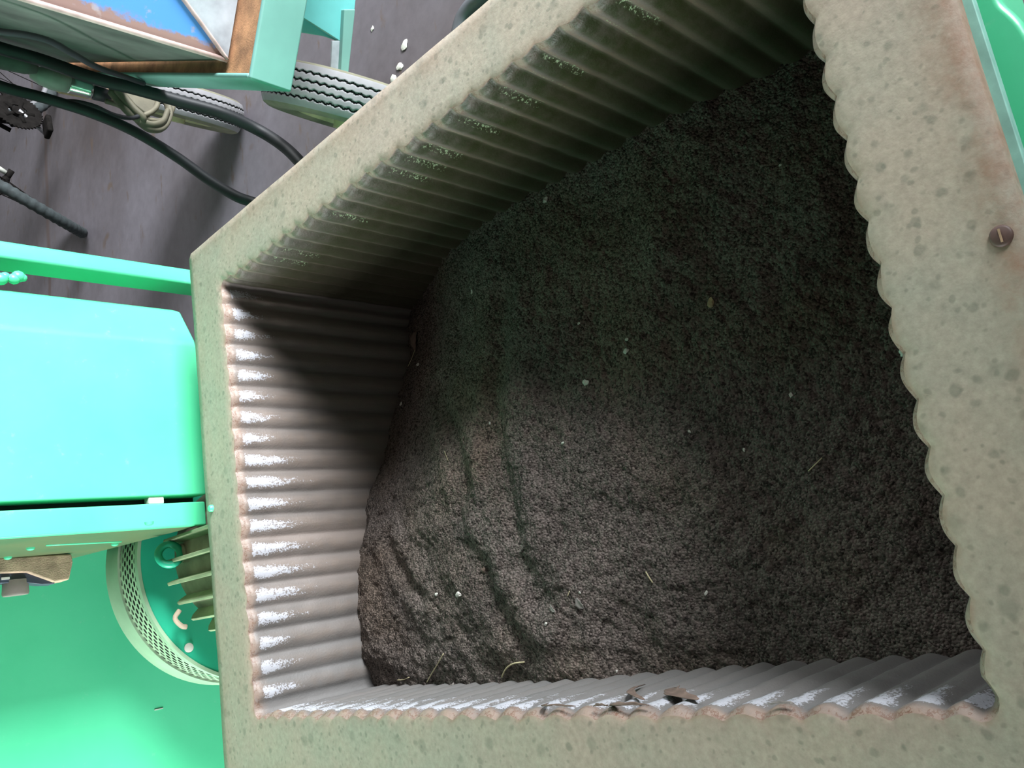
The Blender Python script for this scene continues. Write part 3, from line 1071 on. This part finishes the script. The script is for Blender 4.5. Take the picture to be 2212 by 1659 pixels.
mt = empty('electric_motor', (0.135, 1.46, 0.0), 'dusty finned electric motor with lifting eye, half hidden by the far rim', 'motor')
MC = Vector((0.135, 1.55, 0.360))
lathe('casing', MC, (0, -1, 0), [(0.10, -0.04), (0.128, -0.005), (0.136, 0.0), (0.136, 0.20), (0.12, 0.225), (0.05, 0.235)], M['motor'], mt, 64)
for k in range(22):
    an = math.radians(64 + 14.2 * (k - 0))
    if 250 < (math.degrees(an) % 360) < 290 or (math.cos(an) > 0.22 and math.sin(an) > 0.4): continue
    d = Vector((math.cos(an), 0, math.sin(an)))
    s_ = Vector((-math.sin(an), 0, math.cos(an)))
    th = 0.0030
    pts = [MC + d * 0.130, MC + d * 0.150 + Vector((0, 0.004, 0)), MC + d * 0.160 + Vector((0, -0.004, 0)), MC + d * 0.160 + Vector((0, -0.19, 0)), MC + d * 0.130 + Vector((0, -0.20, 0))]
    prism('fin', [p - s_ * th for p in pts], s_ * (2 * th), M['fin'], mt, 0.0012)
# lifting eye
ec = on(366, 1198, 1, 1.515)
eax = Vector((0.25, -0.95, 0.2)).normalized()
e1 = eax.cross(Vector((0, 0, 1))).normalized()
e2 = e1.cross(eax)
ring = [ec + (e1 * math.cos(a_) + e2 * math.sin(a_)) * 0.0185 for a_ in np.linspace(0, 2 * math.pi, 40, endpoint=False)]
ey = tube('lifting_eye', ring, 0.0068, M['disc'], mt, 14, closed=True)
tag(ey, 'green painted ring on top of the motor')
foot = ec - e2 * 0.022
lathe('collar', Vector((ec.x, ec.y, MC.z + 0.125)), (0, 0, 1), [(0.017, 0), (0.017, max(0.008, ec.z - 0.0215 - MC.z - 0.125)), (0.011, max(0.010, ec.z - 0.019 - MC.z - 0.125))], M['motor'], ey, 20)
# earth clamp on the left shoulder
clp = [on(x, y, 1, 1.545) for x, y in ((388, 1318), (378, 1336), (392, 1352), (403, 1354))]
tube('clamp', spline(clp, 4), 0.0045, M['motor'], mt, 8)
for sx in (-0.12, 0.08):
    box('motor_foot', (MC.x + sx, 1.38, 0.0), (0.04, 0, 0), (0, 0.14, 0), (0, 0, 0.26), M['motor'], mt, 0.003)

# ------------------------------------------------------------------ broad green housing behind the drum
PYH = 1.92
hs = empty('machine_housing', (-0.5, PYH + 0.1, 0), 'broad plain green steel housing filling the view behind the drum guard', 'housing')
V, F = [], []
nx_ = 30
for i in range(nx_ + 1):
    x = -1.6 + 1.98 * i / nx_
    for z in (0.0, 1.9):
        V.append((x, PYH, z))
for i in range(nx_):
    F.append((i * 2, i * 2 + 2, i * 2 + 3, i * 2 + 1))
hp_ = box('sheet', (-2.2, PYH, 0), (2.60, 0, 0), (0, 0.25, 0), (0, 0, 1.5), M['green'], hs, 0.01)
box('paint_scratch', on(334, 1535, 1, PYH - 0.0012), (0.002, 0, 0), (0, 0.002, 0), (0, 0, -0.018), M['cream'], hp_)

# ------------------------------------------------------------------ wheeled wagon
AZ = math.radians(30.5)
S = Vector((math.sin(AZ), math.cos(AZ), 0))
Rr = Vector((S.y, -S.x, 0))
UP = Vector((0, 0, 1))
fz = 0.45
FC = on(630, 200, 2, fz)
wg = empty('wagon', FC + S * 0.5 + Rr * 0.35 - Vector((0, 0, fz)), 'wheeled wagon with a worn blue and rusty box on a teal frame', 'wagon')
bh = 0.076
WL, WW = 1.05, 0.80
k1 = on(490, 130, 2, fz + bh - 0.012)
kin_s = (k1 - FC).dot(S)
kin_r = (k1 - FC).dot(Rr)
KC = FC + S * kin_s + Rr * kin_r + UP * (bh - 0.012)
# front beam (channel: teal face, rusty ledge) and left beam
fb = box('frame_beam', FC, Rr * WW, S * 0.010, UP * bh, M['teal'], wg, 0.004)
tag(fb, 'pale teal front beam of the wagon frame')
lb = box('frame_beam', FC + S * 0.0105, S * (WL - 0.01), Rr * 0.010, UP * bh, M['teal'], wg, 0.004)
tag(lb, 'teal side beam of the wagon frame')
ld = prism('ledge', [FC + S * 0.010 + Rr * 0.010 + UP * (bh - 0.016), FC + S * 0.010 + Rr * WW + UP * (bh - 0.016), FC + S * (kin_s + 0.02) + Rr * WW + UP * (bh - 0.016), FC + S * (kin_s + 0.02) + Rr * (kin_r + 0.02) + UP * (bh - 0.016), FC + S * WL + Rr * (kin_r + 0.02) + UP * (bh - 0.016), FC + S * WL + Rr * 0.010 + UP * (bh - 0.016)], UP * -0.008, M['rust'], wg)
tag(ld, 'orange rusty ledge inside the wagon frame')
# box: front panel leans, left panel
p_top = onplane(60, 0, KC, Rr.cross(UP))
pt2 = onplane(-60, -36, KC, Rr.cross(UP))
edge = (pt2 - KC)
fw = WW - kin_r


def local_obj(name, pts, depth, mat, parent, origin, xdir):
    """prism whose object x axis runs along xdir so the paint can follow the panel."""
    o = prism(name, pts, depth, mat, None, 0.0, origin=origin)
    ang = math.atan2(xdir.y, xdir.x)
    me = o.data
    rot = Matrix.Rotation(-ang, 4, 'Z')
    me.transform(rot)
    o.parent = parent
    o.location = Vector(origin) - wloc(parent)
    o.rotation_euler = (0, 0, ang)
    return o


fpts = [KC, KC + Rr * fw, KC + Rr * fw + edge, KC + edge]
fp = local_obj('front_panel', fpts, S * 0.006, wagon_front_mat(0, edge.dot(Rr) / edge.z), wg, KC, Rr)
tag(fp, 'bright blue paint flaking to rust')
nF = Rr.cross(UP)
cr1 = onplane(385, -14, KC, nF)
cr0 = onplane(489, 128, KC, nF)
tri = prism('corner_plate', [KC - S * 0.003 + Rr * 0.002, KC - S * 0.003 + Rr * 0.30, onplane(300, -130, KC - S * 0.003, nF)], S * 0.0025, M['steel'], wg)
tag(tri, 'bare grey steel triangle')
crv = [cr0 - S * 0.002, onplane(460, 88, KC, nF) - S * 0.003, onplane(425, 40, KC, nF) - S * 0.003, cr1 - S * 0.003, onplane(300, -130, KC, nF) - S * 0.003]
cs = tube('crease', spline(crv, 5), 0.0065, M['pinkrust'], wg, 8, flat=0.5)
cnr = tube('corner_weld', [KC - S * 0.001, KC + edge * 0.33, KC + edge * 0.66, KC + edge], 0.0045, M['pinkrust'], wg, 8)
lp = prism('side_wall', [KC + S * 0.006, KC + S * (WL - kin_s - 0.03), KC + S * (WL - kin_s - 0.03) + UP * edge.z, KC + edge + S * 0.006], Rr * 0.006, M['wside'], wg)
tag(lp, 'grimy grey teal flank of the box')
# wheels
TR, TW = 0.184, 0.092


def wheel(cx_, cy_, az, name='wheel'):
    s = Vector((math.sin(az), math.cos(az), 0))
    r = Vector((s.y, -s.x, 0))
    c = Vector((cx_, cy_, TR))
    NA, NV = 420, 46
    V, F, mi = [], [], []
    hw = TW / 2
    prof = []
    for i in range(NV + 1):
        v = -1 + 2 * i / NV
        rad = TR - 0.010 * abs(v) ** 2.4
        prof.append((v * hw * 0.86, rad))
    zig = 66
    for a in range(NA):
        an = 2 * math.pi * a / NA
        d = s * math.cos(an) + UP * math.sin(an)
        tri_ = abs(((a * zig / NA) % 1.0) * 2 - 1) - 0.5
        for i, (o_, rd) in enumerate(prof):
            gro = 0
            for gk in (-0.60, -0.20, 0.20, 0.60):
                if abs((o_ / (hw * 0.86)) - gk - tri_ * 0.10) < 0.036: gro = 1
            V.append(c + r * o_ + d * (rd - 0.006 * gro))
    for a in range(NA):
        b = (a + 1) % NA
        for i in range(NV):
            F.append((a * (NV + 1) + i, b * (NV + 1) + i, b * (NV + 1) + i + 1, a * (NV + 1) + i + 1))
            o_ = (prof[i][0] + prof[i + 1][0]) / 2 / (hw * 0.86)
            tri_ = abs((((a + 0.5) * zig / NA) % 1.0) * 2 - 1) - 0.5
            mi.append(2 if any(abs(o_ - gk - tri_ * 0.10) < 0.045 for gk in (-0.60, -0.20, 0.20, 0.60)) else 0)
    nV = len(V)
    sp = [(hw * 0.86, TR - 0.010), (hw * 0.97, TR - 0.020), (hw, TR - 0.040), (hw * 0.97, TR - 0.062), (hw * 0.80, TR - 0.078), (hw * 0.55, TR - 0.084)]
    for sgn in (-1, 1):
        base = len(V)
        for a in range(NA):
            an = 2 * math.pi * a / NA
            d = s * math.cos(an) + UP * math.sin(an)
            for (o_, rd) in sp: V.append(c + r * (o_ * sgn) + d * rd)
        for a in range(NA):
            b = (a + 1) % NA
            for i in range(len(sp) - 1):
                F.append((base + a * 6 + i, base + b * 6 + i, base + b * 6 + i + 1, base + a * 6 + i + 1))
                mi.append(1)
    ty = mesh_obj('wheel', V, F, [M['tyre'], M['side'], M['groove']], wg, smooth=True, matidx=mi)
    fix_normals(ty)
    ty.data.polygons.foreach_set('use_smooth', [True] * len(ty.data.polygons))
    tag(ty, 'grey zigzag-treaded tyre')
    hb = lathe('hub', c, r, [(0.016, -hw - 0.006), (0.028, -hw - 0.006), (0.030, -hw * 0.45), (0.062, -hw * 0.40), (0.094, -hw * 0.62), (0.104, -hw * 0.86), (0.110, -hw * 0.80), (0.104, hw * 0.5), (0.03, hw * 0.5), (0.016, hw)], M['hub'], ty, 48)
    tag(hb, 'olive painted rim and hub')
    return ty


wheel(1.015, 1.272, math.radians(33))
wheel(1.463, 2.073, math.radians(31))
# axle bracket beside the front wheel: gusset plate and leg
bp0 = Vector((1.015, 1.272, 0.2)) + Rr * 0.062
nS = -S
gpts = [onplane(x, y, bp0, nS) for x, y in ((650, -60), (775, -60), (765, 30), (757, 95), (742, 93), (655, 38))]
gp = prism('gusset', gpts, S * 0.008, M['tealdeep'], wg, 0.001)
tag(gp, 'teal triangular gusset plate')
lpts = [onplane(x, y, bp0 - S * 0.012, nS) for x, y in ((744, 20), (768, 20), (752, 170), (736, 170))]
lg = prism('axle_leg', lpts, S * 0.035, M['teal'], wg, 0.002)
l2 = [onplane(x, y, bp0 - S * 0.0, nS) for x, y in ((718, 88), (746, 88), (742, 170), (714, 170))]
prism('axle_leg', l2, S * 0.006, M['steel'], wg, 0.001)
un = [onplane(x, y, bp0 + S * 0.02, nS) for x, y in ((650, 30), (742, 92), (700, 78), (650, 70))]
prism('gusset', un, S * 0.006, M['tealdeep'], wg, 0.001)

# ------------------------------------------------------------------ hoses and cables hanging across
def hose(name, pts, rad, mat, label, cat='hose', nseg=14, flat=1.0, group=None, tail=()):
    P3 = [on(x, y, 1, d) for x, y, d in pts] + [Vector(q) for q in tail]
    o = tube(name, spline(P3, 8), rad, M[mat], None, nseg, origin=P3[-1], flat=flat)
    return tag(o, label, cat, group)


hose('hose', [(-120, 62, 1.72), (0, 104, 1.70), (90, 130, 1.69), (200, 168, 1.63), (300, 194, 1.60), (400, 222, 1.57), (480, 245, 1.54), (560, 282, 1.53), (615, 318, 1.49), (655, 358, 1.45), (690, 400, 1.42)], 0.0135, 'blackrub', 'thick black hose running along the wagon flank to the rim', tail=[(0.80, 1.30, 0.22), (0.72, 1.12, 0.25), (0.62, 1.00, 0.28), (0.558, 0.98, 0.28)])
hose('hose', [(-120, 140, 1.72), (0, 186, 1.72), (100, 213, 1.72), (200, 245, 1.70), (290, 284, 1.66), (380, 338, 1.62), (450, 388, 1.57), (510, 424, 1.52), (560, 444, 1.48)], 0.0115, 'blackrub', 'black hose crossing the open floor to the rim', tail=[(0.76, 1.38, 0.32), (0.70, 1.22, 0.31), (0.62, 1.10, 0.34), (0.556, 1.08, 0.34)])
hose('cable', [(-100, 52, 1.24), (0, 68, 1.25), (60, 76, 1.26), (110, 90, 1.28), (160, 118, 1.33), (210, 145, 1.40), (270, 166, 1.48), (310, 180, 1.55)], 0.0055, 'blackrub', 'thin black cable lying just above the thick hose', 'cable', 8)
hose('cable', [(105, 214, 1.735), (130, 219, 1.75), (165, 220, 1.76), (205, 230, 1.77), (245, 248, 1.78), (280, 255, 1.79), (303, 250, 1.80)], 0.0052, 'blackrub', 'thin black cable looping from the floor hose to the cable bundle', 'cable', 8)

# cable bundle: a few flat olive turns tied together
bd = empty('cable_bundle', on(310, 250, 1, 1.84), 'coil of grimy olive cable hanging below the thick hose', 'cable')
turns = [
    [(240, 190, 1.82), (268, 222, 1.82), (300, 262, 1.82), (326, 280, 1.82), (352, 276, 1.83), (366, 248, 1.84), (356, 214, 1.85), (330, 200, 1.85)],
    [(246, 194, 1.84), (276, 226, 1.84), (300, 248, 1.84), (330, 262, 1.84), (356, 258, 1.85), (372, 232, 1.86), (366, 208, 1.87)],
    [(228, 218, 1.85), (258, 228, 1.85), (284, 246, 1.84), (310, 250, 1.83), (336, 234, 1.83), (342, 208, 1.84)],
    [(252, 192, 1.80), (285, 232, 1.80), (306, 252, 1.80), (300, 256, 1.81), (276, 238, 1.81), (240, 196, 1.82)],
    [(300, 262, 1.81), (330, 270, 1.81), (352, 262, 1.82), (362, 240, 1.83)],
]
for k, tr_ in enumerate(turns):
    tube('coil_turn', spline([on(x, y, 1, d) for x, y, d in tr_], 8), (0.0105, 0.0105, 0.009, 0.012, 0.010)[k], M['olive'], bd, 10, flat=0.7)
sk = prism('sleeve', [on(x, y, 1, 1.90) for x, y in ((262, 190), (332, 196), (344, 236), (318, 246), (292, 226))], (0, 0.012, 0), M['olive'], bd, 0.004)

# tool with shiny collar hanging under the hose
tl = empty('hand_tool', on(150, 175, 1, 1.88), 'pale green tapered tool with shiny collar and black tip below the hose', 'tool')


def taper(name, pts, mat, parent, nseg=16):
    P3 = [on(x, y, 1, d) for x, y, d, r in pts]
    return tube(name, P3, [r for x, y, d, r in pts], M[mat], parent, nseg)


taper('tool_body', [(66, 148, 1.88, 0.006), (72, 156, 1.88, 0.016), (90, 164, 1.88, 0.022), (115, 172, 1.88, 0.025), (135, 178, 1.88, 0.023), (149, 184, 1.88, 0.0195)], 'mint', tl)
tag(taper('collar', [(147, 183, 1.88, 0.0185), (150, 184, 1.88, 0.0195), (188, 195, 1.88, 0.0170), (191, 196, 1.88, 0.018), (200, 198, 1.88, 0.016)], 'chrome', tl), 'shiny metal collar')
tag(taper('tip', [(199, 199, 1.88, 0.0145), (203, 200, 1.88, 0.0175), (234, 208, 1.88, 0.0165), (240, 210, 1.88, 0.010)], 'blackrub', tl), 'black tip')
taper('handle', [(-60, 108, 1.84, 0.030), (0, 124, 1.84, 0.0255), (55, 140, 1.84, 0.021), (80, 148, 1.84, 0.012)], 'wside', tl)
brd = prism('bracket', [on(x, y, 1, 1.915) for x, y in ((110, 176), (245, 192), (250, 214), (200, 211), (132, 198), (112, 186))], (0, 0.012, 0), M['tan'], tl, 0.003)
tag(brd, 'rust brown strip under the tool')

# ------------------------------------------------------------------ bicycle far back
bk = empty('bicycle', on(178, 503, 2, 0.0), 'old bicycle with knobbly tyre standing on the floor far behind the wagon', 'bicycle')
ca = on(178, 503, 2, 0.0)
n1 = np.cross(ray(182, 499), ray(0, 393))
n1 = Vector(n1 / np.linalg.norm(n1))
h1 = n1.cross(UP).normalized()
u1 = n1.cross(h1)
if u1.z < 0: u1 = -u1
if n1.z < 0: n1 = -n1
WR = 0.335


def bike_wheel(contact, hdir, udir, ndir, parent, tyre_w):
    c = contact + udir * WR
    V, F = [], []
    NA = 180
    ns = 10
    for a in range(NA):
        an = 2 * math.pi * a / NA
        d = hdir * math.cos(an) + udir * math.sin(an)
        for k in range(ns):
            th = 2 * math.pi * k / ns
            kn_ = 1.0 + (0.14 if (a % 3 == 0 and math.cos(th) > 0.1) else 0.0)
            V.append(c + d * (WR - tyre_w / 2 + tyre_w / 2 * kn_ * math.cos(th)) + ndir * (tyre_w / 2 * kn_ * math.sin(th)))
    for a in range(NA):
        b = (a + 1) % NA
        for k in range(ns):
            l = (k + 1) % ns
            F.append((a * ns + k, b * ns + k, b * ns + l, a * ns + l))
    ty = mesh_obj('wheel', V, F, M['bike_tyre'], parent, smooth=True)
    rimr = [c + (hdir * math.cos(t) + udir * math.sin(t)) * (WR - tyre_w * 1.05) for t in np.linspace(0, 2 * math.pi, 90, endpoint=False)]
    tube('wheel_rim', rimr, tyre_w * 0.30, M['alu'], ty, 8, closed=True)
    V, F = [], []
    for k in range(28):
        an = 2 * math.pi * k / 28
        sd = 1 if k % 2 else -1
        a2 = an + (0.9 if (k // 2) % 2 else -0.9)
        p0 = c + (hdir * math.cos(a2) + udir * math.sin(a2)) * 0.02 + ndir * 0.028 * sd
        p1 = c + (hdir * math.cos(an) + udir * math.sin(an)) * (WR - tyre_w * 1.1)
        v_, f_ = sweep([p0, p1], 0.0017, 6)
        b0 = len(V)
        V += v_
        F += [tuple(b0 + i for i in q) for q in f_]
    mesh_obj('spokes', V, F, M['bike_dark'], ty, smooth=True)
    tube('hub', [c - ndir * 0.05, c - ndir * 0.03, c + ndir * 0.03, c + ndir * 0.05], [0.008, 0.016, 0.016, 0.008], M['bike_dark'], ty, 12)
    return c, ty


fcn, fw_ = bike_wheel(ca, h1, u1, n1, bk, 0.040)
cbk = on(124, 176, 2, 0.0)
hd = (ca - cbk)
hd.z = 0
hd.normalize()
nd = hd.cross(UP).normalized()
rcn, rw_ = bike_wheel(cbk, hd, UP.copy(), nd, bk, 0.044)
# fork legs with axle ends
crown = fcn + u1 * 0.40
for sd in (-1, 1):
    o0 = fcn + n1 * 0.052 * sd
    o1 = fcn + n1 * 0.050 * sd + u1 * 0.36
    tag(tube('fork_leg', [o0 + u1 * 0.012, o0 + u1 * 0.05, o1], [0.009, 0.011, 0.015], M['cream'], bk, 10), 'cream fork leg')
    tube('axle_nut', [fcn + n1 * 0.03 * sd, fcn + n1 * 0.072 * sd], 0.012, M['bike_dark'], bk, 8)
tube('fork_crown', [fcn + n1 * 0.05 + u1 * 0.36, fcn - n1 * 0.05 + u1 * 0.36], 0.016, M['cream'], bk, 10)
tube('steerer', [fcn + u1 * 0.36, fcn + u1 * 0.62], 0.018, M['cream'], bk, 10)
bb = on(40, 262, 1, float(cbk.y) - 0.16)
bb.z = max(0.22, bb.z)
tube('down_tube', [fcn + u1 * 0.50, bb], 0.018, M['bike_dark'], bk, 10)
st = bb + UP * 0.42 - hd * 0.12
tube('seat_tube', [bb, st], 0.016, M['bike_dark'], bk, 10)
tube('top_tube', [st - UP * 0.03, fcn + u1 * 0.60], 0.016, M['bike_dark'], bk, 10)
for sd in (-1, 1):
    tube('chain_stay', [bb + nd * 0.03 * sd, rcn + nd * 0.055 * sd], 0.009, M['bike_dark'], bk, 8)
    tube('seat_stay', [st + nd * 0.02 * sd - UP * 0.04, rcn + nd * 0.055 * sd], 0.008, M['bike_dark'], bk, 8)
box('saddle', st + UP * 0.08 - hd * 0.14 - nd * 0.07, hd * 0.26, nd * 0.14, UP * 0.05, M['blackrub'], bk, 0.02)
tube('seat_post', [st, st + UP * 0.09], 0.012, M['alu'], bk, 8)
hbc = fcn + u1 * 0.62
tube('handlebar', [hbc + n1 * 0.27, hbc, hbc - n1 * 0.27], 0.013, M['blackrub'], bk, 10)
# chainring with teeth and slots, crank and pedals
cax = nd if (Vector(CAM) - bb).dot(nd) > 0 else -nd
cr_c = bb + cax * 0.05
c1 = cax.cross(UP).normalized()
c2 = cax.cross(c1)
V, F = [], []
NT_ = 40
for k in range(NT_ * 2):
    an = 2 * math.pi * k / (NT_ * 2)
    rr_ = 0.088 + (0.005 if k % 2 else -0.002)
    for r_ in (0.036, rr_):
        for dth in (-0.003, 0.003):
            V.append(cr_c + (c1 * math.cos(an) + c2 * math.sin(an)) * r_ + cax * dth)
n_ = NT_ * 2
for k in range(n_):
    j = (k + 1) % n_
    a, b = k * 4, j * 4
    F += [(a + 1, a + 3, b + 3, b + 1), (a, b, b + 2, a + 2), (a + 2, b + 2, b + 3, a + 3), (a, a + 1, b + 1, b)]
chg = mesh_obj('chainring', V, F, M['bike_dark'], bk)
fix_normals(chg)
lathe('spider', cr_c, cax, [(0.024, -0.004), (0.024, 0.010), (0, 0.010)], M['bike_dark'], chg, 20)
for k in range(5):
    an = 2 * math.pi * k / 5 + 0.3
    d = c1 * math.cos(an) + c2 * math.sin(an)
    tube('spider_arm', [cr_c + d * 0.02, cr_c + d * 0.06], 0.009, M['bike_dark'], chg, 8)
pd = on(103, 274, 1, float(bb.y) - 0.06)
ce = pd - cax * 0.055
tube('crank', [bb + cax * 0.06, pd - cax * 0.04], 0.008, M['alu'], bk, 8)
pdo = box('pedal', pd - c1 * 0.045 - UP * 0.012 - cax * 0.03, c1 * 0.09, cax * 0.06, UP * 0.024, M['bike_dark'], bk, 0.008)
opd = bb - cax * 0.06 + (bb - ce) * 0.9
tube('crank', [bb - cax * 0.06, opd], 0.009, M['bike_dark'], bk, 8)
box('pedal', opd - c1 * 0.045 - UP * 0.012 - cax * 0.06, c1 * 0.09, cax * 0.06, UP * 0.024, M['bike_dark'], bk, 0.008)
# ------------------------------------------------------------------ things on the floor
lpz = 0.016
pts = [on(x, y, 2, lpz) for x, y in ((1060, -120), (1062, -40), (1040, -8), (1016, 14), (999, 40), (990, 75), (992, 110), (1010, 160), (1060, 190))]
fh = tube('floor_hose', spline(pts, 8), 0.016, M['greyhose'], None, 12, origin=pts[4])
tag(fh, 'grey hose bent on the floor just past the right rim', 'hose')
for k, (px, py, sz, lab) in enumerate(((804, 62, 0.006, 'white flake on the floor nearest the teal gusset'), (873, 97, 0.011, 'round pale flake on the floor, farthest right of three'), (864, 144, 0.010, 'pale flake on the floor, middle of three by the rim'), (850, 170, 0.010, 'pale flake on the floor closest to the tyre and rim'))):
    p = on(px, py, 2, 0.001)
    bm = bmesh.new()
    bmesh.ops.create_icosphere(bm, subdivisions=2, radius=sz)
    for v in bm.verts:
        f = 1 + 0.7 * noise.noise(v.co / sz + Vector((k * 3, 1, 2)))
        v.co = Vector((v.co.x * f, v.co.y * f * 1.1, max(-0.0008, v.co.z * 0.3)))
    me = bpy.data.meshes.new('flake')
    bm.to_mesh(me)
    bm.free()
    me.materials.append(M['cream'])
    o = bpy.data.objects.new('flake', me)
    COL.objects.link(o)
    o.location = p
    tag(o, lab, 'flake')
